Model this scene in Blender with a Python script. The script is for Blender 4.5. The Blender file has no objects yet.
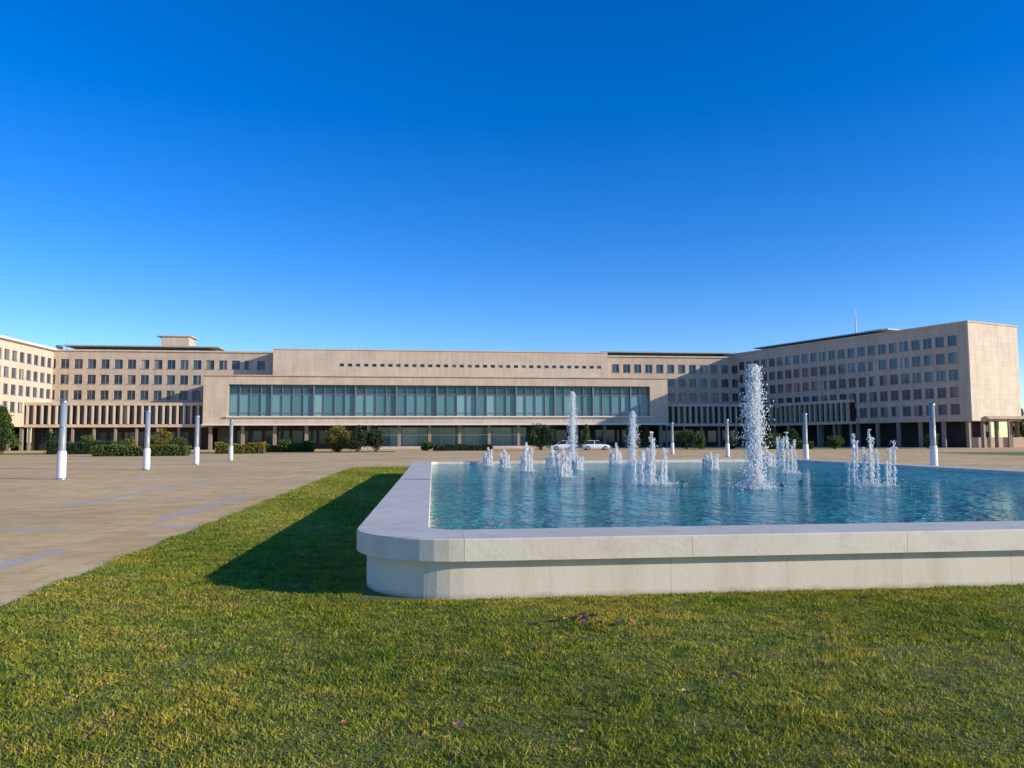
import bpy, math, random
import numpy as np
from mathutils import Vector, Matrix
random.seed(7); rng=np.random.default_rng(7)
sc=bpy.context.scene
sc.view_settings.view_transform='Standard'; sc.view_settings.look='None'; sc.view_settings.exposure=0

# ---------------------------------------------------------------- helpers
def link(o,parent=None):
    sc.collection.objects.link(o)
    if parent is not None: o.parent=parent
    return o
def empty(name):
    e=bpy.data.objects.new(name,None); sc.collection.objects.link(e); return e
class Frame:
    def __init__(s,x,y,deg): s.x,s.y,s.a=x,y,math.radians(deg)
    def w(s,x,y): c,n=math.cos(s.a),math.sin(s.a); return (s.x+c*x-n*y, s.y+n*x+c*y)
W0=Frame(0,0,0)
def mesh_obj(name,verts,faces,mat,frame=W0,parent=None,smooth=False,facernd=None,uvs=None):
    me=bpy.data.meshes.new(name)
    me.from_pydata([tuple(map(float,v)) for v in verts],[],[tuple(f) for f in faces])
    if uvs is not None:
        l=me.uv_layers.new(name='UVMap')
        l.data.foreach_set('uv',np.array(uvs,dtype=np.float32).ravel())
    if facernd is not None:
        a=me.attributes.new('rnd','FLOAT','FACE'); a.data.foreach_set('value',np.array(facernd,dtype=np.float32))
    me.materials.append(mat)
    if smooth: me.polygons.foreach_set('use_smooth',[True]*len(me.polygons))
    me.update()
    o=bpy.data.objects.new(name,me); o.location=(frame.x,frame.y,0); o.rotation_euler=(0,0,frame.a)
    return link(o,parent)
def boxes(name,bs,mat,frame=W0,parent=None):
    V=[];F=[]
    for (x0,x1,y0,y1,z0,z1) in bs:
        i=len(V)
        V+=[(x0,y0,z0),(x1,y0,z0),(x1,y1,z0),(x0,y1,z0),(x0,y0,z1),(x1,y0,z1),(x1,y1,z1),(x0,y1,z1)]
        F+=[(i,i+3,i+2,i+1),(i+4,i+5,i+6,i+7),(i,i+1,i+5,i+4),(i+1,i+2,i+6,i+5),(i+2,i+3,i+7,i+6),(i+3,i,i+4,i+7)]
    return mesh_obj(name,V,F,mat,frame,parent)
def tri_soup(name,P,mat,parent=None,rnd=None):
    """P: (n,3,3) array -> mesh of loose triangles"""
    n=len(P); me=bpy.data.meshes.new(name)
    me.vertices.add(n*3); me.loops.add(n*3); me.polygons.add(n)
    me.vertices.foreach_set('co',P.astype(np.float32).ravel())
    me.loops.foreach_set('vertex_index',np.arange(n*3,dtype=np.int32))
    me.polygons.foreach_set('loop_start',np.arange(0,n*3,3,dtype=np.int32))
    me.polygons.foreach_set('loop_total',np.full(n,3,dtype=np.int32))
    if rnd is not None:
        a=me.attributes.new('rnd','FLOAT','FACE'); a.data.foreach_set('value',rnd.astype(np.float32))
    me.materials.append(mat); me.update(calc_edges=True)
    return link(bpy.data.objects.new(name,me),parent)

# ---------------------------------------------------------------- node helpers
class NT:
    def __init__(s,name):
        s.m=bpy.data.materials.new(name); s.m.use_nodes=True; s.t=s.m.node_tree; s.n=s.t.nodes
        s.b=s.n['Principled BSDF']; s.out=s.n['Material Output']
    def new(s,t,**k):
        x=s.n.new(t)
        for a,b in k.items(): setattr(x,a,b)
        return x
    def L(s,a,b): s.t.links.new(a,b)
    def coord(s,kind='Object'): return s.new('ShaderNodeTexCoord').outputs[kind]
    def noise(s,vec,scale,detail=4,rough=.55):
        n=s.new('ShaderNodeTexNoise'); n.inputs['Scale'].default_value=scale; n.inputs['Detail'].default_value=detail
        n.inputs['Roughness'].default_value=rough
        if vec is not None: s.L(vec,n.inputs['Vector'])
        return n.outputs['Fac']
    def ramp(s,fac,stops,interp='LINEAR'):
        r=s.new('ShaderNodeValToRGB'); r.color_ramp.interpolation=interp
        e=r.color_ramp.elements
        while len(e)<len(stops): e.new(.5)
        for i,(p,c) in enumerate(stops):
            e[i].position=p; e[i].color=(*c,1) if len(c)==3 else c
        s.L(fac,r.inputs['Fac']); return r.outputs['Color']
    def mix(s,f,a,b,mode='MIX'):
        m=s.new('ShaderNodeMix',data_type='RGBA',blend_type=mode)
        for sock,v in ((m.inputs[0],f),(m.inputs[6],a),(m.inputs[7],b)):
            if isinstance(v,(int,float)): sock.default_value=v
            elif isinstance(v,tuple): sock.default_value=(*v,1)
            else: s.L(v,sock)
        return m.outputs[2]
    def math(s,op,a,b=0.0,c=None):
        m=s.new('ShaderNodeMath',operation=op)
        for i,v in enumerate((a,b,c)):
            if v is None: continue
            if isinstance(v,(int,float)): m.inputs[i].default_value=v
            else: s.L(v,m.inputs[i])
        return m.outputs[0]
    def bump(s,h,strength=.3,dist=.02):
        b=s.new('ShaderNodeBump'); b.inputs['Strength'].default_value=strength; b.inputs['Distance'].default_value=dist
        s.L(h,b.inputs['Height']); s.L(b.outputs[0],s.b.inputs['Normal'])
    def color(s,c):
        if isinstance(c,tuple): s.b.inputs['Base Color'].default_value=(*c,1)
        else: s.L(c,s.b.inputs['Base Color'])
    def set(s,**k):
        for a,v in k.items(): s.b.inputs[a.replace('_',' ')].default_value=v
    def mapping(s,vec,scale=(1,1,1),rot=(0,0,0)):
        m=s.new('ShaderNodeMapping'); m.inputs['Scale'].default_value=scale; m.inputs['Rotation'].default_value=rot
        s.L(vec,m.inputs['Vector']); return m.outputs[0]

def stone(name,base,dark,joint_w=1.6,joint_h=.8,streak=True,mort=.015,jc=.72):
    t=NT(name); co=t.coord()
    sep=t.new('ShaderNodeSeparateXYZ'); t.L(co,sep.inputs[0])
    cmb=t.new('ShaderNodeCombineXYZ'); t.L(t.math('ADD',sep.outputs[0],sep.outputs[1]),cmb.inputs[0]); t.L(sep.outputs[2],cmb.inputs[1])
    br=t.new('ShaderNodeTexBrick'); br.inputs['Scale'].default_value=1; br.inputs['Brick Width'].default_value=joint_w
    br.inputs['Row Height'].default_value=joint_h; br.inputs['Mortar Size'].default_value=mort; br.inputs['Mortar Smooth'].default_value=.2
    br.inputs['Color1'].default_value=(1,1,1,1); br.inputs['Color2'].default_value=(.9,.9,.9,1); br.inputs['Mortar'].default_value=(jc,jc,jc,1)
    t.L(cmb.outputs[0],br.inputs['Vector'])
    c=t.mix(t.ramp(t.noise(co,.25,5),[(.35,(0,0,0)),(.7,(1,1,1))]),base,dark)
    if streak:
        st=t.ramp(t.noise(t.mapping(co,(1.6,1.6,.12)),1,5),[(.4,(1,1,1)),(.75,(.82,.81,.80))])
        c=t.mix(1.0,c,st,'MULTIPLY')
    c=t.mix(1.0,c,br.outputs['Color'],'MULTIPLY')
    g=t.ramp(t.noise(co,9,4),[(.3,(.92,.92,.92)),(.7,(1.0,1.0,1.0))]); c=t.mix(1.0,c,g,'MULTIPLY')
    t.color(c); t.set(Roughness=.8); t.bump(t.noise(co,14,4),.15,.02)
    return t.m
def plain(name,col,rough=.6,metal=0,var=.15,scale=3):
    t=NT(name); co=t.coord()
    d=tuple(x*(1-var) for x in col)
    t.color(t.mix(t.noise(co,scale,4),col,d)); t.set(Roughness=rough,Metallic=metal); return t.m

M_STONE=stone('facade_stone',(.66,.51,.375),(.59,.45,.33))
M_STONE2=stone('facade_stone_pale',(.79,.65,.49),(.72,.585,.435))
M_PLAINST=stone('smooth_stone',(.73,.575,.425),(.66,.515,.375),2.4,1.2)
M_DARKROOF=plain('dark_roof_metal',(.06,.07,.075),.5)
M_ROOFEDGE=plain('roof_edge_metal',(.40,.42,.40),.5)
M_WHITE=plain('white_painted_concrete',(.8,.77,.72),.6)
M_COL=plain('concrete_column',(.31,.25,.20),.8)
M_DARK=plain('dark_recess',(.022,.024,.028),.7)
M_FRAME=plain('window_frame_metal',(.26,.27,.28),.4,.3)
def glassmat(name,stops,rough=.08):
    t=NT(name)
    a=t.new('ShaderNodeAttribute',attribute_name='rnd'); 
    t.color(t.ramp(a.outputs['Fac'],stops,'CONSTANT')); t.set(Roughness=rough,IOR=1.5); 
    t.bump(t.noise(t.coord(),.5,2),.04,.1)
    return t.m
M_WIN=glassmat('office_window_glass',[(0,(.025,.045,.07)),(.45,(.04,.07,.11)),(.7,(.07,.105,.15)),(.86,(.20,.20,.185)),(.95,(.36,.34,.30))])
M_HALL=glassmat('hall_glass',[(0,(.08,.20,.23)),(.3,(.11,.25,.285)),(.6,(.15,.31,.34)),(.85,(.22,.38,.40))],.1)
M_HALLTOP=glassmat('hall_glass_upper',[(0,(.02,.055,.075)),(.4,(.03,.075,.10)),(.8,(.045,.10,.125))],.08)

# ---------------------------------------------------------------- camera, sun, sky
cam=bpy.data.cameras.new('camera'); cam.lens=27.07; cam.sensor_width=36; cam.clip_end=6000; cam.clip_start=.05
co=bpy.data.objects.new('camera',cam)
co.matrix_world=Matrix.Translation((0,0,1.6))@Matrix.Rotation(math.radians(94.16),4,'X')@Matrix.Rotation(math.radians(-.25),4,'Z')
link(co); sc.camera=co
EL=math.radians(16.8); AZ=math.radians(107.5)
S=Vector((math.sin(AZ)*math.cos(EL),math.cos(AZ)*math.cos(EL),math.sin(EL)))
sl=bpy.data.lights.new('sun','SUN'); sl.energy=5.0; sl.angle=math.radians(.53); sl.color=(1,.91,.74)
so=bpy.data.objects.new('sun',sl); so.rotation_euler=(-S).to_track_quat('-Z','Y').to_euler(); so.location=(60,-20,40); link(so)
w=bpy.data.worlds.new('World'); sc.world=w; w.use_nodes=True; wn=w.node_tree
bg=wn.nodes['Background']; sky=wn.nodes.new('ShaderNodeTexSky'); sky.sky_type='NISHITA'; sky.sun_disc=False
sky.sun_elevation=EL; sky.sun_rotation=AZ; sky.air_density=1.0; sky.dust_density=.05; sky.ozone_density=2.8; sky.altitude=600
hs=wn.nodes.new('ShaderNodeHueSaturation'); hs.inputs['Hue'].default_value=.510; hs.inputs['Saturation'].default_value=1.42; hs.inputs['Value'].default_value=1.42
mp=wn.nodes.new('ShaderNodeMix'); mp.data_type='RGBA'; mp.blend_type='MULTIPLY'; mp.inputs[0].default_value=1; mp.inputs[7].default_value=(.80,.84,1.02,1)
wn.links.new(sky.outputs[0],hs.inputs['Color']); wn.links.new(hs.outputs[0],mp.inputs[6]); wn.links.new(mp.outputs[2],bg.inputs['Color']); bg.inputs['Strength'].default_value=.15

# ---------------------------------------------------------------- ground
t=NT('dry_ground'); c=t.coord(); t.color(t.mix(t.noise(c,.05,6),(.12,.13,.05),(.2,.17,.1))); t.set(Roughness=.95)
mesh_obj('ground',[(-3000,-3000,-.03),(3000,-3000,-.03),(3000,3000,-.03),(-3000,3000,-.03)],[(0,1,2,3)],t.m)
PA=5.6
t=NT('plaza_paving'); c=t.coord(); 
br=t.new('ShaderNodeTexBrick'); br.inputs['Scale'].default_value=1; br.inputs['Brick Width'].default_value=.9; br.inputs['Row Height'].default_value=.6
br.inputs['Mortar Size'].default_value=.008; br.inputs['Color1'].default_value=(.98,.66,.29,1); br.inputs['Color2'].default_value=(.90,.58,.25,1); br.inputs['Mortar'].default_value=(.60,.40,.20,1)
t.L(c,br.inputs['Vector'])
big=t.ramp(t.noise(c,.14,6,.6),[(.3,(.80,.77,.74)),(.6,(1.03,1.03,1.03))])
col=t.mix(1.0,br.outputs['Color'],big,'MULTIPLY')
st=t.ramp(t.noise(c,1.3,6,.7),[(.35,(.84,.80,.76)),(.6,(1.03,1.03,1.03))]); col=t.mix(1.0,col,st,'MULTIPLY')
sep=t.new('ShaderNodeSeparateXYZ'); t.L(c,sep.inputs[0])
fx=t.math('FRACT',t.math('MULTIPLY',t.math('ADD',sep.outputs[0],1.2),1/3.6)); m1=t.math('LESS_THAN',fx,.11)
fy=t.math('FRACT',t.math('MULTIPLY',sep.outputs[1],1/7.2)); m2=t.math('LESS_THAN',fy,.06)
brk=t.math('GREATER_THAN',t.noise(t.mapping(c,(1,.3,1)),.5,2),.49)
mm=t.math('MULTIPLY',t.math('MAXIMUM',m1,m2),brk)
pale=t.mix(t.noise(c,3,4),(.68,.59,.48),(.56,.47,.37))
col=t.mix(t.math('MULTIPLY',mm,.7),col,pale)
t.color(col); t.set(Roughness=.9); t.b.inputs['Specular IOR Level'].default_value=.1; t.bump(br.outputs['Fac'],.3,.01)
FPL=Frame(-1.75,7.56,PA)
mesh_obj('plaza_pavement',[(-260,-120,0),(260,-120,0),(260,330,0),(-260,330,0)],[(0,1,2,3)],t.m,FPL)

# ---------------------------------------------------------------- pool
PW,PL_,PR=18.5,28.5,1.15
FP=Frame(-1.62,7.56,5.9)
def path(inset,nst=2.3,na=12):
    pts=[]
    r=PR-inset
    cs=[((PR,PR),180),((PW-PR,PR),270),((PW-PR,PL_-PR),0),((PR,PL_-PR),90)]
    kinds=[]
    for k,((cx,cy),a0) in enumerate(cs):
        for i in range(na+1):
            a=math.radians(a0+90*i/na); pts.append((cx+r*math.cos(a),cy+r*math.sin(a)))
            kinds.append('a' if i<na else 's')
        nxt=cs[(k+1)%4]; a=math.radians(nxt[1]); q=(nxt[0][0]+r*math.cos(a),nxt[0][1]+r*math.sin(a))
        p=pts[-1]
        Ls=(PW if k%2==0 else PL_)-2*PR; n=round(Ls/nst)
        for i in range(1,n):
            pts.append((p[0]+(q[0]-p[0])*i/n,p[1]+(q[1]-p[1])*i/n)); kinds.append('s')
    return pts,kinds
t=NT('pool_limestone'); c=t.coord()
base=t.mix(t.ramp(t.noise(c,.8,6),[(.35,(0,0,0)),(.65,(1,1,1))]),(.86,.75,.59),(.79,.68,.53))
gr=t.ramp(t.noise(c,25,4),[(.3,(.9,.9,.89)),(.7,(1,1,1))]); base=t.mix(1.0,base,gr,'MULTIPLY')
st=t.ramp(t.noise(c,3.2,6,.65),[(.5,(1,1,1)),(.75,(.84,.81,.76))]); base=t.mix(1.0,base,st,'MULTIPLY')
gi=t.new('ShaderNodeAttribute',attribute_name='rnd'); base=t.mix(1.0,base,t.ramp(gi.outputs['Fac'],[(0,(.96,.955,.945)),(1,(1,1,1))]),'MULTIPLY')
t.color(base); t.set(Roughness=.7); t.bump(t.noise(c,30,4),.2,.01); M_LIME=t.m
t=NT('pool_wall_stone'); uv=t.coord('UV')
br=t.new('ShaderNodeTexBrick'); br.offset=0; br.inputs['Scale'].default_value=1; br.inputs['Brick Width'].default_value=1.25; br.inputs['Row Height'].default_value=2
br.inputs['Mortar Size'].default_value=.003; br.inputs['Color1'].default_value=(1,1,1,1); br.inputs['Color2'].default_value=(.94,.93,.92,1); br.inputs['Mortar'].default_value=(.65,.63,.6,1)
t.L(uv,br.inputs['Vector']); c=t.coord()
base=t.mix(t.noise(c,1.1,6),(.84,.73,.57),(.72,.62,.48)); base=t.mix(1.0,base,br.outputs['Color'],'MULTIPLY')
sx=t.new('ShaderNodeSeparateXYZ'); t.L(c,sx.inputs[0])
dirt=t.math('ADD',sx.outputs[2],t.math('MULTIPLY',t.noise(c,5,5),.10))
base=t.mix(1.0,base,t.ramp(dirt,[(.04,(.50,.47,.36)),(.13,(1,1,1))]),'MULTIPLY')
stn=t.ramp(t.noise(t.mapping(c,(3,3,.4)),1,5),[(.45,(1,1,1)),(.8,(.80,.77,.72))]); base=t.mix(1.0,base,stn,'MULTIPLY')
t.color(base); t.set(Roughness=.75); t.bump(t.noise(c,30,4),.2,.01); M_PWALL=t.m

pool=empty('fountain_pool')
def wall_ring(name,inset,z0,z1,mat,inward=False):
    pts,_=path(inset); n=len(pts); V=[];F=[];U=[];s=0
    for (x,y) in pts: V+=[(x,y,z0),(x,y,z1)]
    for i in range(n):
        j=(i+1)%n; d=math.dist(pts[i],pts[j])
        f=(2*i,2*j,2*j+1,2*i+1); u=[(s,z0),(s+d,z0),(s+d,z1),(s,z1)]
        if inward: f=f[::-1]; u=u[::-1]
        F.append(f); U+=u; s+=d
    return mesh_obj(name,V,F,mat,FP,pool,uvs=U)
wall_ring('outer_wall',.11,-.05,.44,M_PWALL)
t=NT('pool_tile'); c=t.coord(); t.color(t.mix(t.noise(c,4,3),(.10,.42,.50),(.08,.34,.42))); t.set(Roughness=.4); M_TILE=t.m
wall_ring('inner_wall',.78,-.02,.47,M_TILE,True)
po,kinds=path(0); pb,_=path(.012); pi,_=path(.80); pib,_=path(.792)
groups=[];i=0;n=len(po)
while i<n:
    if kinds[i]=='a': groups.append((i,i+6)); i+=6
    else: groups.append((i,i+1)); i+=1
V=[];F=[];R=[]
zt,zb=.63,.41; g=.0018
def lerp(a,b,t): return (a[0]+(b[0]-a[0])*t,a[1]+(b[1]-a[1])*t)
for (a,b) in groups:
    idx=list(range(a,b+1)); base=len(V); m=len(idx); dz=random.uniform(-.002,.002)
    for k,ii in enumerate(idx):
        ii%=n
        def P(pa):
            p=pa[ii]
            if k==0: q=pa[(ii+1)%n]; d=max(math.dist(p,q),1e-4); return lerp(p,q,min(.4,g/d))
            if k==m-1: q=pa[(ii-1)%n]; d=max(math.dist(p,q),1e-4); return lerp(p,q,min(.4,g/d))
            return p
        o=P(po); ob=P(pb); q=P(pi); qb=P(pib)
        V+=[(*o,zb),(*o,zt-.012+dz),(*ob,zt+dz),(*qb,zt+dz),(*q,zt-.012+dz),(*q,zb)]
    r=random.random()
    for k in range(m-1):
        for e in range(6):
            e2=(e+1)%6
            F.append((base+k*6+e,base+(k+1)*6+e,base+(k+1)*6+e2,base+k*6+e2)); R.append(r)
    F.append(tuple(base+e for e in range(6))); R.append(r)
    F.append(tuple(base+(m-1)*6+e for e in range(5,-1,-1))); R.append(r)
mesh_obj('coping',V,F,M_LIME,FP,pool,facernd=R)
pa1,_=path(.02); pa2,_=path(.785); V=[];F=[]
for a,b in zip(pa1,pa2): V+=[(*a,.415),(*a,.615),(*b,.615),(*b,.415)]
for i in range(n):
    j=(i+1)%n
    for e in range(4): F.append((4*i+e,4*j+e,4*j+(e+1)%4,4*i+(e+1)%4))
mesh_obj('mortar_bed',V,F,plain('mortar',(.5,.44,.36),.9),FP,pool)
pts,_=path(.75); mesh_obj('basin_floor',[(x,y,.0+.03) for x,y in pts],[tuple(range(n))],M_TILE,FP,pool)
# water
WZ=.52
t=NT('pool_water'); c=t.coord()
n1=t.noise(t.mapping(c,(1,1.0,1)),1.5,3,.5); n2=t.noise(t.mapping(c,(1,1,1),(0,0,.6)),4.6,3,.6)
h=t.math('ADD',n1,t.math('MULTIPLY',n2,.75))
t.bump(h,1.0,.34)
cc=t.mix(t.ramp(t.noise(c,.9,5),[(.35,(0,0,0)),(.65,(1,1,1))]),(.010,.24,.25),(.03,.38,.36))
t.color(cc); t.set(Roughness=.05,IOR=1.33); M_WATER=t.m
pts,_=path(.775); mesh_obj('water',[(x,y,WZ) for x,y in pts],[tuple(range(n))],M_WATER,FP)

# ---------------------------------------------------------------- fountain jets
t=NT('foaming_water'); t.color((.93,.93,.93)); t.set(Roughness=.2,IOR=1.33)
tr=t.new('ShaderNodeBsdfTranslucent'); tr.inputs['Color'].default_value=(.95,.95,.95,1); mx=t.new('ShaderNodeMixShader'); mx.inputs[0].default_value=.4
t.L(t.b.outputs[0],mx.inputs[1]); t.L(tr.outputs[0],mx.inputs[2]); t.L(mx.outputs[0],t.out.inputs['Surface'])
M_FOAM=t.m
OCT=np.array([[1,0,0],[-1,0,0],[0,1,0],[0,-1,0],[0,0,1],[0,0,-1]],float)
OF=np.array([[0,2,4],[2,1,4],[1,3,4],[3,0,4],[2,0,5],[1,2,5],[3,1,5],[0,3,5]])
def drops(P,r,stretch):
    v=OCT[None]*r[:,None,None]; v=v*np.stack([np.ones_like(stretch),np.ones_like(stretch),stretch],1)[:,None,:]
    v=v+P[:,None,:]
    return v[:,OF].reshape(-1,3,3)
def column(x,y,h,r0,r1,seed):
    rg=np.random.default_rng(seed); nz=max(8,int(h/.04)); ns=7; ph=rg.random(6)*6.28
    rings=[]
    for k in range(nz+1):
        f=k/nz; r=(r0+(r1-r0)*f)*(1+.9*(rg.random()-.5)); r*= (1 if f<.93 else (1-f)/.07*.8+.2)
        cx=x+.02*h*math.sin(5*f+ph[0])*f; cy=y+.02*h*math.cos(4*f+ph[1])*f
        a=np.linspace(0,2*np.pi,ns,endpoint=False)+f*3
        rr=r*(1+.9*(rg.random(ns)-.5))
        rings.append(np.stack([cx+rr*np.cos(a),cy+rr*np.sin(a),np.full(ns,WZ-.02+h*f)+.03*rg.random(ns)],1))
    T=[]
    for k in range(nz):
        A,B=rings[k],rings[k+1]
        for j in range(ns):
            q=(j+1)%ns; T+=[[A[j],A[q],B[q]],[A[j],B[q],B[j]]]
    return np.array(T)
def tall_jet(x,y,h,seed,n=5200,ws=1.0):
    rg=np.random.default_rng(seed); T=[column(x,y,h*.96,.028,.05*ws,seed)]
    f=rg.random(n)**.9; z=h*f
    wdt=.035+.13*np.sin(np.pi*np.clip(f,0,1)**1.5)*.6+.19*(1-f)**.8*rg.random(n)
    head=f>.9; wdt=np.where(head,.105*np.sqrt(np.clip(1-((f-.9)/.12)**2,0,1)),wdt)*ws
    rad=wdt*np.abs(rg.normal(0,.78,n)); a=rg.random(n)*6.28
    P=np.stack([x+rad*np.cos(a)+.02*f,y+rad*np.sin(a),WZ+z],1)
    T.append(drops(P,rg.uniform(.004,.015,n),rg.uniform(1,2.8,n)))
    m=2000; rad=np.abs(rg.normal(0,.25,m)); a=rg.random(m)*6.28; z=rg.exponential(.14,m)*np.exp(-rad*1.5)
    T.append(drops(np.stack([x+rad*np.cos(a),y+rad*np.sin(a),WZ+z],1),rg.uniform(.005,.017,m),rg.uniform(.6,1.5,m)))
    return np.concatenate(T)
def crown(x,y,w,h,seed,k=11):
    rg=np.random.default_rng(seed); T=[]
    for i in range(k):
        a=2*math.pi*i/(k-1)+rg.random()*.3
        if i<2: rr=w*.10*i; hx=h*(1-.12*i)
        else: rr=w*.48*rg.uniform(.6,1.05); hx=h*rg.uniform(.42,.92)
        px,py=x+rr*math.cos(a),y+rr*math.sin(a)
        T.append(column(px,py,hx*.95,.010,.017,seed*31+i))
        n=int(370*hx/h)+60; f=rg.random(n)**.8
        f=np.clip(f+.03*np.sin(f*hx*38+i),0,1)
        rad=np.abs(rg.normal(0,1,n))*(.013+.027*(1-f)+.016*(f>.82)); b=rg.random(n)*6.28
        T.append(drops(np.stack([px+rad*np.cos(b),py+rad*np.sin(b),WZ+hx*f*1.03],1),rg.uniform(.004,.014,n),rg.uniform(1,2.8,n)))
    m=900; rad=np.abs(rg.normal(0,w*.38,m)); a=rg.random(m)*6.28; z=rg.exponential(.05,m)
    T.append(drops(np.stack([x+rad*np.cos(a),y+rad*np.sin(a),WZ+z],1),rg.uniform(.005,.015,m),rg.uniform(.5,1.3,m)))
    return np.concatenate(T)
def fount(T): tri_soup('fountain_jet',T,M_FOAM)
fount(tall_jet(5.33,17.0,2.72,1,11500,1.05)); fount(tall_jet(2.65,34,3.2,2,6500,.95)); fount(tall_jet(4.95,31.8,2.25,3,5000,.9))
for k,(x,y,wd,h) in enumerate([(3.33,18.5,.92,1.22),(8.15,17.6,.98,1.25),(8.6,24.2,.62,1.25),(1.45,22.3,.5,.85),(.48,26.5,.42,.98),(-.3,29.5,.38,.7),(-1.0,32,.38,.75),(7.0,27.3,.5,.6),
        (1.55,30,.5,.75),(4.5,33.5,.55,.9),(9.9,30,.5,.6),(5.6,32,.5,.7),(2.3,27.5,.4,.5)]):
    fount(crown(x,y,wd,h,110+k))
# submerged nozzle heads that just break the surface
M_NOZ=plain('bronze_nozzle',(.10,.09,.07),.4,.6)
for (x,y) in [(6.2,17.9),(4.3,19.6),(2.2,21.0),(7.2,19.3),(9.6,20.5)]:
    e=empty('fountain_nozzle')
    V=[];F=[];prof=[(.05,.04),(.05,.50),(.07,.52),(.07,.54),(.03,.55),(.03,.58)]; ns=12
    for (r,z) in prof:
        for j in range(ns): a=2*math.pi*j/ns; V.append((x+r*math.cos(a),y+r*math.sin(a),z))
    for k in range(len(prof)-1):
        for j in range(ns): q=(j+1)%ns; F.append((k*ns+j,k*ns+q,(k+1)*ns+q,(k+1)*ns+j))
    F.append(tuple((len(prof)-1)*ns+j for j in range(ns)))
    mesh_obj('body',V,F,M_NOZ,W0,e)

# ---------------------------------------------------------------- lawn
t=NT('lawn_turf'); c=t.coord()
a=t.mix(t.ramp(t.noise(c,.6,6),[(.35,(0,0,0)),(.65,(1,1,1))]),(.22,.24,.02),(.33,.29,.04))
b=t.mix(t.ramp(t.noise(c,35,5,.7),[(.3,(0,0,0)),(.7,(1,1,1))]),(.085,.095,.015),a)
b=t.mix(t.ramp(t.noise(c,3,5),[(.55,(0,0,0)),(.8,(.5,.5,.5))]),b,(.36,.26,.09))
t.color(b); t.set(Roughness=.9); t.bump(t.noise(c,40,5),.8,.03)
LX1=PW+3.3
lv=[(-3.2,-30),(-3.3,0),(-3.6,20),(-3.9,36),(-3.6,38.5),(-2.4,39.6),(LX1,39.6),(LX1,-30)]
mesh_obj('lawn',[(x,y,.02) for x,y in lv],[tuple(range(len(lv)-1,-1,-1))],t.m,FP)
t=NT('grass_blades'); a=t.new('ShaderNodeAttribute',attribute_name='rnd')
cc=t.ramp(a.outputs['Fac'],[(0,(.16,.21,.01)),(.3,(.33,.37,.016)),(.55,(.48,.46,.03)),(.78,(.64,.55,.08)),(.93,(.78,.61,.24))])
co_=t.coord()
pn=t.ramp(t.noise(co_,.8,5),[(.35,(.72,.88,.75)),(.65,(1.15,1.02,1.0))]); cc=t.mix(1.0,cc,pn,'MULTIPLY')
pn=t.ramp(t.noise(co_,4.5,5),[(.38,(.55,.66,.62)),(.6,(1.14,1.06,1.0))]); cc=t.mix(1.0,cc,pn,'MULTIPLY')
dry=t.ramp(t.noise(t.mapping(co_,(1,1,.2)),2.3,5,.65),[(.54,(0,0,0)),(.72,(.55,.55,.55))]); cc=t.mix(dry,cc,(.48,.33,.12))
t.color(cc); t.set(Roughness=.65)
tr=t.new('ShaderNodeBsdfTranslucent'); t.L(cc,tr.inputs['Color']); mx=t.new('ShaderNodeMixShader'); mx.inputs[0].default_value=.35
t.L(t.b.outputs[0],mx.inputs[1]); t.L(tr.outputs[0],mx.inputs[2]); t.L(mx.outputs[0],t.out.inputs['Surface']); M_BL=t.m
def sample(x0,x1,y0,y1,dens):
    n=int((x1-x0)*(y1-y0)*dens); return np.stack([rng.uniform(x0,x1,n),rng.uniform(y0,y1,n)],1)
pts=[sample(-3.4,4,-5.5,-2,6500),sample(-3.4,9,-2,.12,5500),sample(4,9,-4.5,-2,2800),sample(9,15,-2,.12,1500),sample(-3.5,.12,.12,6,4200),sample(-3.7,.12,6,14,1800),sample(-3.9,.12,14,38,700)]
L=np.concatenate(pts)
ins=(L[:,0]>.1)&(L[:,1]>.1)
cr=(L[:,0]<PR)&(L[:,1]<PR)
dc=np.hypot(L[:,0]-PR,L[:,1]-PR)
keep=~(ins&~(cr&(dc>PR-.1)))
edge=-3.3-.017*np.clip(L[:,1],0,40)+.05*np.sin(L[:,1]*3.1)+.04*rng.normal(size=len(L)); keep&=L[:,0]>edge
L=L[keep]; ca,sa=math.cos(FP.a),math.sin(FP.a)
X=FP.x+ca*L[:,0]-sa*L[:,1]; Y=FP.y+sa*L[:,0]+ca*L[:,1]; D=np.hypot(X,Y); n=len(X)
clump=.68+.3*np.sin(X*5.3+2*np.sin(Y*4.1))*np.sin(Y*6.1+1.7*np.sin(X*3.3))+.3*np.sin(X*17+3*np.sin(Y*7))*np.sin(Y*19+2*np.sin(X*11))+.25*rng.random(n)
clump=np.clip(clump,.15,None)
hgt=rng.uniform(.010,.032,n)*clump*(1+D/40); wd=rng.uniform(.002,.0048,n)*(1+D/9)
a=rng.random(n)*6.28; la=rng.random(n)*6.28; ln=rng.uniform(.1,1.6,n)*hgt
dx,dy=np.cos(a)*wd,np.sin(a)*wd
P=np.empty((n,3,3)); P[:,0]=np.stack([X-dx,Y-dy,np.full(n,.018)],1); P[:,1]=np.stack([X+dx,Y+dy,np.full(n,.018)],1)
P[:,2]=np.stack([X+np.cos(la)*ln,Y+np.sin(la)*ln,.018+hgt],1)
rn=np.clip(rng.beta(1.7,2.2,n)+.12*np.sin(X*1.3+Y*.9),0,1)
tri_soup('grass',P,M_BL,rnd=rn)
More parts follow.
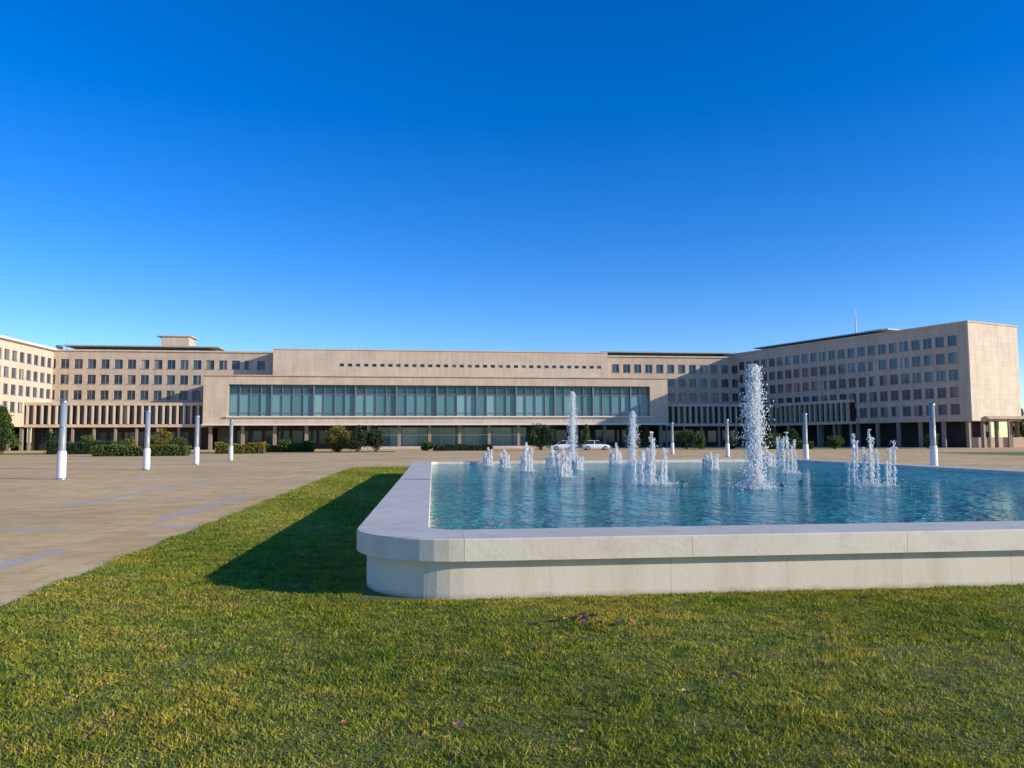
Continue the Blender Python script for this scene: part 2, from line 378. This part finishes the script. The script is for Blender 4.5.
# fallen leaves
t=NT('dry_leaf'); a=t.new('ShaderNodeAttribute',attribute_name='rnd'); t.color(t.ramp(a.outputs['Fac'],[(0,(.22,.08,.03)),(.5,(.44,.19,.08)),(1,(.62,.38,.18))])); t.set(Roughness=.8)
T=[];R=[]
def leaf(x,y,s):
    a=random.random()*6.28; z=.04+random.random()*.02; cu=random.uniform(.2,.9)*s
    u=np.array([math.cos(a),math.sin(a),0]); v=np.array([-math.sin(a),math.cos(a),0]); c0=np.array([x,y,z]); up=np.array([0,0,1.])
    mid=[c0-u*s,c0-u*s*.3,c0+u*s*.4,c0+u*s*1.1+up*cu*.5]
    lft=[c0-u*s*.5+v*s*.55+up*cu*.6,c0+u*s*.1+v*s*.75+up*cu,c0+u*s*.6+v*s*.4+up*cu*.8]
    rgt=[c0-u*s*.5-v*s*.55+up*cu*.5,c0+u*s*.1-v*s*.75+up*cu*.9,c0+u*s*.6-v*s*.4+up*cu*.7]
    r=random.random()
    for side in (lft,rgt):
        for q in ([mid[0],mid[1],side[0]],[mid[1],side[1],side[0]],[mid[1],mid[2],side[1]],[mid[2],side[2],side[1]],[mid[2],mid[3],side[2]]):
            T.append(q); R.append(r)
for i in range(20): leaf(.58+random.gauss(0,.11),6.8+random.gauss(0,.12),random.uniform(.025,.048))
for (x,y) in [(1.02,6.65),(1.12,6.6),(-.75,5.55),(-.3,4.3),(1.45,5.2),(1.5,5.28),(2.2,7.6),(-2.45,7.7),(-2.6,5.9),(3.4,7.6),(2.9,6.2),(1.15,7.6),(-.55,5.0),(4.1,5.9)]: leaf(x,y,random.uniform(.025,.045))
for i in range(110): leaf(random.uniform(-5,7),random.uniform(3.2,7.5),random.uniform(.010,.026))
tri_soup('fallen_leaves',np.array(T),t.m,rnd=np.array(R))

# ---------------------------------------------------------------- palace
pal=empty('government_palace')
F0=Frame(-14,150,8)
FR=Frame(50.6,171,-62.7)
FL=Frame(-85.1,95,95.6)
def panes(name,q,mat,frame):
    V=[];F=[];R=[]
    for (x0,x1,y,z0,z1) in q:
        i=len(V); V+=[(x0,y,z0),(x1,y,z0),(x1,y,z1),(x0,y,z1)]; F.append((i,i+1,i+2,i+3)); R.append(random.random())
    return mesh_obj(name,V,F,mat,frame,pal,facernd=R)
def facade(tag,fr,x0,x1,y,z0,z1,rows,pitch,ww,mat,th=.32,wx0=None,wx1=None,frames=True):
    wx0=x0+.6 if wx0 is None else wx0; wx1=x1-.6 if wx1 is None else wx1
    n=int((wx1-wx0)/pitch); off=(wx1-wx0-n*pitch)/2+wx0
    B=[];Q=[];Fm=[]; zc=z0
    for (a,b) in rows:
        B.append((x0,x1,y,y+th,zc,a)); zc=b; px=x0
        for k in range(n):
            l=off+k*pitch+(pitch-ww)/2; r=l+ww
            B.append((px,l,y,y+th,a,b)); px=r
            if ww>1.2:
                m=(l+r)/2; Q+= [(l,m,y+th-.07,a,b),(m,r,y+th-.07,a,b)]
            else: Q.append((l,r,y+th-.07,a,b))
            if frames:
                Fm+=[(l,l+.06,y+th-.14,y+th-.05,a,b),(r-.06,r,y+th-.14,y+th-.05,a,b),(l+.06,r-.06,y+th-.14,y+th-.05,b-.07,b)]
                if ww>1.2: Fm.append(((l+r)/2-.04,(l+r)/2+.04,y+th-.14,y+th-.05,a,b-.07))
                Fm.append((l-.05,r+.05,y-.08,y-.002,a-.12,a))
        B.append((px,x1,y,y+th,a,b))
    B.append((x0,x1,y,y+th,zc,z1))
    boxes(tag+'_wall',B,mat,fr,pal); panes(tag+'_windows',Q,M_WIN,fr)
    if frames: boxes(tag+'_frames',Fm,M_FRAME,fr,pal)
rowsM=[(10.0,11.8),(13.1,14.9),(16.2,18.0)]
facade('west_office',F0,-79,-33,12,8,19.6,rowsM,2.5,1.6,M_STONE)
facade('east_office',F0,35.8,74,12,8,19.6,rowsM,2.5,1.6,M_STONE)
boxes('office_body',[(-79,74,12.33,28,0,19.58)],M_STONE,F0,pal)
boxes('office_cornice',[(-79.2,-33.05,11.7,12.8,19.603,19.9),(35.85,74.2,11.7,12.8,19.603,19.9)],M_PLAINST,F0,pal)
facade('central_attic',F0,-33,35.8,8,12,19.9,[(16.6,17.2)],1.62,.9,M_PLAINST,wx0=-21,wx1=35.4,frames=False)
boxes('central_attic_body',[(-33,35.8,8.33,12.2,12,19.88),(-32.99,35.79,7.85,8.6,19.903,20.1)],M_PLAINST,F0,pal)
gl0,gl1=-39.7,42.4; G0,G1=-44.2,46.1
boxes('hall_block',[(G0,G1,0,1.3,12.3,13.9),(G0,G1,0,1.3,4.6,6.3),(G0,gl0,0,1.3,6.3,12.3),(gl1,G1,0,1.3,6.3,12.3),(G0,G1,1.3,12.2,4.6,13.88),(G0-.15,G1+.15,-.3,.3,13.903,14.08)],M_PLAINST,F0,pal)
boxes('hall_sill',[(gl0-.3,gl1+.3,-.5,-.002,6.05,6.3),(G0,G1,-.7,-.003,4.55,4.85)],M_WHITE,F0,pal)
Q=[];Q2=[];Fm=[];k=0; npan=42; pw=(gl1-gl0)/npan
for i in range(npan):
    l=gl0+i*pw; Q.append((l,l+pw,.9,6.3,10.5)); Q2.append((l,l+pw,.9,10.5,12.3)); 
    Fm.append((l-.05,l+.05,.65,.95,6.3,12.3))
Fm+=[(gl0,gl1,.7,.9,10.45,10.57),(gl0,gl1,.7,.9,6.9,7.0)]
for i in range(0,npan,4): Fm.append((gl0+i*pw-.13,gl0+i*pw+.13,.4,.6,6.3,12.3))
panes('hall_glazing',Q,M_HALL,F0); panes('hall_glazing_upper',Q2,M_HALLTOP,F0); boxes('hall_mullions',Fm,M_FRAME,F0,pal)
cols=[]
for i in range(16): x=G0+1+i*(G1-G0-2)/15; cols.append((x-.3,x+.3,1.6,2.2,0,4.6))
boxes('hall_columns',cols,M_COL,F0,pal)
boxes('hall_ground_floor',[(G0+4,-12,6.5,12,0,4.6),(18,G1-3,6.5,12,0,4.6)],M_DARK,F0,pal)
Q=[(x,x+2.4,6.2,.4,4.2) for x in np.arange(-12,17,2.5)]
panes('entrance_glazing',Q,M_HALL,F0)
panes('ground_floor_glazing',[(x,x+2.0,6.4,.9,3.6) for x in np.arange(G0+5,-13,2.6)]+[(x,x+2.0,6.4,.9,3.6) for x in np.arange(19,G1-6,2.6)],M_HALLTOP,F0)
boxes('entrance_frames',[(x-.08,x+.0,5.9,6.3,0,4.3) for x in np.arange(-12,17.6,2.5)]+[(-12,17.5,5.9,6.3,2.6,2.75)],M_WHITE,F0,pal)
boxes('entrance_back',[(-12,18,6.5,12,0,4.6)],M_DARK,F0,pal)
boxes('entrance_steps',[(-16,22,-3+i*.4,6,i*.15,.15+i*.15) for i in range(3)],M_PLAINST,F0,pal)
def gallery(tag,fr,x0,x1,y,mat,pitch=1.25,body=10,zt=8.9,zb=4.3):
    B=[(x0,x1,y,y+body,zt-.55,zt),(x0,x1,y,y+body,zb,zb+.55)]
    Fn=[(x,x+.28,y-.12,y+.6,zb+.55,zt-.55) for x in np.arange(x0+.3,x1-.3,pitch)]
    boxes(tag+'_slabs',B,mat,fr,pal); boxes(tag+'_fins',Fn,M_PLAINST,fr,pal)
    Q=[(x,x+pitch,y+.9,zb+.55,zt-.55) for x in np.arange(x0,x1-pitch,pitch)]
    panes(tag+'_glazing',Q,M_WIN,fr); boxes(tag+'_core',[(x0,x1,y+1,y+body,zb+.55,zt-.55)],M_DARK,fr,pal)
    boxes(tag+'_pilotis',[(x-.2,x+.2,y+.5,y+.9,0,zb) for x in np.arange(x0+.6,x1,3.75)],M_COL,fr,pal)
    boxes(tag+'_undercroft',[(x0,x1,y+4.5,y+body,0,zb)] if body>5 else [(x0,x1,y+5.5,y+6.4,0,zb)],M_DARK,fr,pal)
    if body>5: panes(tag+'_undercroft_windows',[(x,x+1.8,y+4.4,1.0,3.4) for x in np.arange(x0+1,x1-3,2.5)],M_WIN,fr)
gallery('west_gallery',F0,-76,G0-.02,2,M_PLAINST,body=9.9)
gallery('east_gallery',F0,G1+.02,72,2,M_PLAINST,body=9.9)
rowsR=[(5.5,7.25),(8.35,10.1),(11.2,12.95),(14.05,15.8),(16.9,18.65)]
facade('east_wing',FR,-6,51.8,0,4.4,20.5,rowsR,2.2,1.55,M_STONE,th=.22,wx1=51.2)
boxes('east_wing_body',[(-6,51.8,.23,13.6,4.4,20.48)],M_STONE2,FR,pal)
boxes('east_wing_end',[(51.8,52.05,.0,13.65,4.4,20.5)],M_STONE2,FR,pal)
boxes('east_wing_cornice',[(-6,52.2,-.25,13.8,20.503,20.75)],M_PLAINST,FR,pal)
boxes('east_wing_pilotis',[(x-.25,x+.25,.3,.8,0,4.4) for x in np.arange(9,52,4.2)]+[(51.2,51.7,y,y+.5,0,4.4) for y in (3.5,7.2,11,13)],M_COL,FR,pal)
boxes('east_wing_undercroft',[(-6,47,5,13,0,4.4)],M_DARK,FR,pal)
boxes('east_wing_penthouse',[(4,33,4,9,20.75,21.6)],M_DARKROOF,FR,pal)
boxes('east_wing_penthouse_roof',[(2,35.5,2.6,10,21.6,21.82)],M_ROOFEDGE,FR,pal)
boxes('east_wing_lift_house',[(29,33,4.5,9,21.82,22.2)],M_WHITE,FR,pal)
gallery('wing_gallery',FR,10,30,-1.3,M_PLAINST,body=1.25,zt=8.9)
# open canopy on posts to the right of the wing
FA=Frame(*FR.w(52.8,3),8)
boxes('annex_canopy',[(0,60,0,5,4.7,5.15)],M_PLAINST,FA,pal); boxes('annex_low_wall',[(0,60,4.2,4.5,0,1.7)],M_STONE,FA,pal)
boxes('annex_posts',[(x,x+.22,.4,.62,0,4.7) for x in np.arange(.5,60,3.5)]+[(x,x+.22,4.55,4.77,0,4.7) for x in np.arange(.5,60,3.5)],M_COL,FA,pal)
rowsL=[(7.0,8.8),(10.1,11.9),(13.1,14.9),(16.2,18.0)]
facade('west_wing',FL,0,58,0,4.4,19.6,rowsL,2.5,1.65,M_STONE2)
boxes('west_wing_body',[(0,60,.33,13,4.4,19.58)],M_STONE2,FL,pal)
boxes('west_wing_cornice',[(-.3,60,-.8,13,19.603,20.0)],M_WHITE,FL,pal)
boxes('west_wing_pilotis',[(x-.25,x+.25,.3,.8,0,4.4) for x in np.arange(1,58,4.2)],M_COL,FL,pal)
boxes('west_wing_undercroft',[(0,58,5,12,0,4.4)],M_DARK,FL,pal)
boxes('roof_penthouse',[(-70,-47,16,24,19.9,20.9),(38,66,16,24,19.9,20.9)],M_DARKROOF,F0,pal)
boxes('roof_penthouse_slab',[(-75,-45,14.5,25,20.9,21.15),(36.5,68,14.5,25,20.9,21.15)],M_ROOFEDGE,F0,pal)
boxes('lift_house',[(-57,-51.5,17,22,21.15,23.4),(-58,-51,16.6,22.4,23.4,23.6)],M_PLAINST,F0,pal)
boxes('roof_vents',[(-77,-76,16,17,19.6,21.2),(-20,-18.5,12,13,19.8,20.5),(12,13,11,12,19.8,20.4)],M_FRAME,F0,pal)
def pole(name,x,y,z0,z1,r,mat,parent=None):
    bpy.ops.mesh.primitive_cone_add(vertices=12,radius1=r,radius2=r*.5,depth=z1-z0,location=(x,y,(z0+z1)/2)); o=bpy.context.object; o.name=name; o.data.materials.append(mat); o.parent=parent
    return o
px,py=FR.w(26,6); pole('roof_mast',px,py,21.8,27.0,.14,M_WHITE,pal)
px,py=F0.w(-74.5,15); pole('roof_antenna',px,py,19.6,22.6,.07,M_FRAME,pal)

# ---------------------------------------------------------------- light columns
M_LAMPT=plain('frosted_lamp_tube',(.34,.35,.36),.35); M_METAL=plain('lamp_steel',(.35,.36,.38),.35,.7)
def lathe(name,prof,mat,loc,parent,ns=20):
    V=[];F=[]
    for (r,z) in prof:
        for j in range(ns): a=2*math.pi*j/ns; V.append((loc[0]+r*math.cos(a),loc[1]+r*math.sin(a),z))
    for k in range(len(prof)-1):
        for j in range(ns): q=(j+1)%ns; F.append((k*ns+j,k*ns+q,(k+1)*ns+q,(k+1)*ns+j))
    F.append(tuple((len(prof)-1)*ns+j for j in range(ns)))
    o=mesh_obj(name,V,F,mat,W0,parent,True)
    o.data.polygons[-1].use_smooth=False
    return o
for (x,y) in [(-19.4,33.3),(-20.8,44),(-21.9,53.6),(-23.6,64.8),(21.8,40),(20.7,54.5),(19.5,70),(17.2,83)]:
    p=empty('lamp_column')
    lathe('foot_plate',[(.26,0),(.26,.04),(.2,.05)],M_METAL,(x,y),p)
    lathe('base_column',[(.185,.04),(.185,1.15),(.17,1.17),(.17,1.22)],M_WHITE,(x,y),p)
    lathe('light_tube',[(.14,1.22),(.14,3.3)],M_LAMPT,(x,y),p)
    lathe('ring',[(.155,2.2),(.155,2.24)],M_METAL,(x,y),p)
    lathe('cap',[(.165,3.3),(.165,3.38),(.12,3.42)],M_METAL,(x,y),p)

# ---------------------------------------------------------------- shrubs, hedges, tree
def leafmat(name,c1,c2,c3):
    t=NT(name); a=t.new('ShaderNodeAttribute',attribute_name='rnd')
    cc=t.ramp(a.outputs['Fac'],[(0,c1),(.5,c2),(1,c3)]); t.color(cc); t.set(Roughness=.6)
    tr=t.new('ShaderNodeBsdfTranslucent'); t.L(cc,tr.inputs['Color']); mx=t.new('ShaderNodeMixShader'); mx.inputs[0].default_value=.25
    t.L(t.b.outputs[0],mx.inputs[1]); t.L(tr.outputs[0],mx.inputs[2]); t.L(mx.outputs[0],t.out.inputs['Surface']); return t.m
LG=leafmat('dark_leaves',(.02,.04,.01),(.04,.075,.018),(.07,.12,.03))
LM=leafmat('green_leaves',(.045,.08,.012),(.10,.15,.02),(.17,.21,.035))
LY=leafmat('yellowish_leaves',(.11,.11,.015),(.24,.21,.03),(.38,.30,.05))
M_BARK=plain('bark',(.12,.09,.065),.9)
def leaves(P,size,rg):
    n=len(P); u=rg.normal(size=(n,3)); u/=np.linalg.norm(u,axis=1)[:,None]; v=np.cross(u,rg.normal(size=(n,3))); v/=np.linalg.norm(v,axis=1)[:,None]
    s=(size*rg.uniform(.6,1.4,n))[:,None]
    A,B,C,Dd=P-u*s,P+v*s*.6,P+u*s,P-v*s*.6
    return np.concatenate([np.stack([A,B,C],1),np.stack([A,C,Dd],1)])
def shrub(x,y,w,h,mat,seed,cone=False,depth=None,n=4600,size=.11,name='shrub',z0=0.0,ret=False):
    rg=np.random.default_rng(seed); depth=depth or w; k=34
    cl=rg.normal(size=(k,3)); cl/=np.linalg.norm(cl,axis=1)[:,None]; cl*=rg.uniform(.35,.85,k)[:,None]
    cl[:,2]=np.clip(cl[:,2],-.75,1)
    idx=rg.integers(0,k,n); p=cl[idx]+rg.normal(size=(n,3))*.15
    zz=(p[:,2]+1)/2
    if cone: p[:,:2]*=(1.15-zz*.85)[:,None]
    P=np.stack([x+p[:,0]*w/2,y+p[:,1]*depth/2,z0+np.clip(zz*h,.05,None)],1)
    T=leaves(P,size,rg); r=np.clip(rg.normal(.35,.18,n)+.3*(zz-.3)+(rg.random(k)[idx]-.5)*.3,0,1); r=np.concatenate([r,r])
    if ret: return T,r
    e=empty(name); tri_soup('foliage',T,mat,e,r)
    for j in range(4):
        a=j*1.6; o=pole('stem',x+.15*math.cos(a),y+.15*math.sin(a),0,h*.6,.06,M_BARK,e)
    return e
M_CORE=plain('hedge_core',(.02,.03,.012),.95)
def hedge(x0,y0,x1,y1,d,h,mat,seed,n=9000):
    rg=np.random.default_rng(seed); L_=math.dist((x0,y0),(x1,y1)); u=np.array([(x1-x0)/L_,(y1-y0)/L_]); v=np.array([-u[1],u[0]])
    s=rg.random(n)*L_; q=(rg.random(n)-.5)*d; top=h*(1+.10*np.sin(s*1.1+seed)+.06*np.sin(s*3.3))
    z=rg.random(n)**.6*top
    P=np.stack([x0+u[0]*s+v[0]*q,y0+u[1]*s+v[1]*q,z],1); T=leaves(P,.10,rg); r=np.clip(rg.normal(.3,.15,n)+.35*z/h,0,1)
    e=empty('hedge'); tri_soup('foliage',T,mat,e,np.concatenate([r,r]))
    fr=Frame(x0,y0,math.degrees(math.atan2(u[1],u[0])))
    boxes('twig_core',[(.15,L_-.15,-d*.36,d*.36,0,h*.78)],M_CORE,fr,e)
shrub(-25,110,4.2,4.0,LY,1,n=6500); shrub(-21.6,108,3.2,3.9,LG,2,cone=True); shrub(-19.4,110,3.0,3.6,LG,3); 
shrub(4.4,120,5.0,4.2,LG,4,n=7600); shrub(12,124,2.4,4.2,LM,5,cone=True); shrub(28.9,128,3.8,3.3,LG,6); shrub(31.5,129,2.4,2.8,LM,7,cone=True)
shrub(42,126,4.5,2.6,LM,8); shrub(46,127,3.2,3.2,LG,9); shrub(-49,108,3.6,3.2,LY,10); shrub(-45.8,106,2.8,2.4,LM,11); shrub(-52,104,2.8,2.2,LY,12)
shrub(-70,118,2.6,3.6,LG,13); shrub(-66,120,3,2.6,LM,14); shrub(64,118,2,2.6,LM,15); shrub(-33,112,2.4,2.0,LM,21); shrub(20,126,2.4,2.0,LM,22)
shrub(-30,113,2.2,1.8,LG,41); shrub(-13,118,2.0,1.6,LM,42); shrub(35,124,2.4,1.9,LG,43); shrub(51,122,2.6,2.0,LM,44); shrub(-40,108,2.4,2.1,LG,45)
hedge(-46,85,-36,86,2.0,1.15,LM,31); hedge(-60,100,-50,100.5,2.2,1.6,LG,32); hedge(-38,99,-32,100,2,1.3,LY,33)
hedge(-36,112,-29,113,1.6,1.1,LM,34); hedge(-12,117,-3,118,1.6,.9,LG,35); hedge(37,122,47,121,1.8,1.1,LM,36)
def tree(x,y,h,w,seed,mat,trunk=.28):
    rg=np.random.default_rng(seed); e=empty('evergreen_tree'); rd=random.Random(seed)
    o=pole('trunk',x,y,0,h*.8,.2,M_BARK,e)
    T=[];R=[]
    for k in range(16):
        f=.25+.75*k/15; a=k*2.4; rr=w*.5*(1.1-f)*rd.uniform(.5,1)
        cx,cy,cz=x+rr*math.cos(a),y+rr*math.sin(a),h*f
        bpy.ops.mesh.primitive_cone_add(vertices=6,radius1=.07,radius2=.02,depth=1); b=bpy.context.object; b.name='limb'; b.parent=e; b.data.materials.append(M_BARK)
        p0=Vector((x,y,cz*.85)); p1=Vector((cx,cy,cz)); d=p1-p0; b.scale=(1,1,max(d.length,.1)); b.location=(p0+p1)/2; b.rotation_euler=d.to_track_quat('Z','Y').to_euler()
        t_,r_=shrub(cx,cy,w*(.55-.25*f),h*.26,mat,seed*50+k,n=500,size=.13,z0=cz-h*.13,ret=True); T.append(t_);R.append(r_)
    tri_soup('foliage',np.concatenate(T),mat,e,np.concatenate(R))
tree(-66.5,98,6.6,4.2,5,LG); tree(-70,106,6,4,6,LM); tree(96,146,7,4,7,LG)
t=NT('verge_grass'); c=t.coord(); t.color(t.mix(t.noise(c,2,6),(.14,.19,.02),(.25,.25,.04))); t.set(Roughness=.95); MV=t.m
mesh_obj('verge_lawn',[(46,70,.012),(95,76,.012),(95,92,.012),(46,86,.012)],[(0,1,2,3)],MV)
mesh_obj('verge_lawn',[(-75,98,.012),(-16,106,.012),(-18,118,.012),(-77,112,.012)],[(0,1,2,3)],MV)
mesh_obj('verge_lawn',[(26,119,.012),(62,115,.012),(62,122,.012),(26,131,.012)],[(0,1,2,3)],MV)

# ---------------------------------------------------------------- parked cars
M_CARW=NT('white_car_paint'); M_CARW.color((.78,.78,.78)); M_CARW.set(Roughness=.25); M_CARW.b.inputs['Coat Weight'].default_value=.5; M_CARW=M_CARW.m
M_CGL=plain('car_glass',(.02,.025,.03),.08); M_TYRE=plain('tyre',(.02,.02,.02),.85); M_RIM=plain('wheel_rim',(.5,.5,.52),.3,.8)
def car(x,y,deg,hatch=False):
    e=empty('parked_car'); fr=Frame(x,y,deg)
    sec=[(-2.2,.70,.42,.72),(-2.1,.80,.28,.86),(-1.5,.87,.22,.92),(-.6,.88,.2,.93),(.5,.88,.2,.92),(1.2,.87,.22,.88),(1.9,.82,.26,.76),(2.2,.66,.36,.62)]
    V=[];F=[]
    for (sx,hw,zb,zt_) in sec:
        V+=[(sx,-hw*.92,zb),(sx,-hw,(zb+zt_)/2),(sx,-hw*.93,zt_-.03),(sx,-hw*.8,zt_+.02),(sx,hw*.8,zt_+.02),(sx,hw*.93,zt_-.03),(sx,hw,(zb+zt_)/2),(sx,hw*.92,zb)]
    for k in range(len(sec)-1):
        for j in range(8): q=(j+1)%8; F.append((k*8+j,k*8+q,(k+1)*8+q,(k+1)*8+j))
    F.append(tuple(range(8))); F.append(tuple((len(sec)-1)*8+j for j in range(7,-1,-1)))
    mesh_obj('body',V,F,M_CARW,fr,e,True)
    rear=-2.0 if hatch else -1.75
    cab=[(rear,.68,.90),(rear+.5,.62,1.36),(-.2,.60,1.45),(.45,.60,1.40),(1.25,.70,.90)]
    V=[];F=[]
    for (sx,hw,z) in cab: V+=[(sx,-hw,z),(sx,hw,z)]
    for sx,_,_ in cab: V+=[(sx,-.76,.88),(sx,.76,.88)]
    n=len(cab)
    for k in range(n-1):
        F.append((2*k,2*k+2,2*k+3,2*k+1)); F.append((2*n+2*k,2*n+2*k+2,2*k+2,2*k)); F.append((2*k+1,2*k+3,2*n+2*k+3,2*n+2*k+1))
    mesh_obj('windows',V,F,M_CGL,fr,e)
    boxes('roof',[(rear+.5,.45,-.6,.6,1.42,1.48),(-.35,-.25,-.77,-.66,.9,1.42),(-.35,-.25,.66,.77,.9,1.42)],M_CARW,fr,e)
    boxes('lights',[(2.1,2.19,-.68,-.4,.58,.68),(2.1,2.19,.4,.68,.58,.68)],M_RIM,fr,e)
    for sx in (-1.35,1.35):
        for sy in (-.8,.8):
            bpy.ops.mesh.primitive_cylinder_add(vertices=20,radius=.33,depth=.22,location=(*fr.w(sx,sy),.33),rotation=(math.pi/2,0,fr.a)); o=bpy.context.object; o.name='wheel'; o.data.materials.append(M_TYRE); o.parent=e
            bpy.ops.mesh.primitive_cylinder_add(vertices=16,radius=.2,depth=.24,location=(*fr.w(sx,sy),.33),rotation=(math.pi/2,0,fr.a)); o=bpy.context.object; o.name='rim'; o.data.materials.append(M_RIM); o.parent=e
car(12.7,118,6); car(8.0,119,186,True)
print('blades',n)
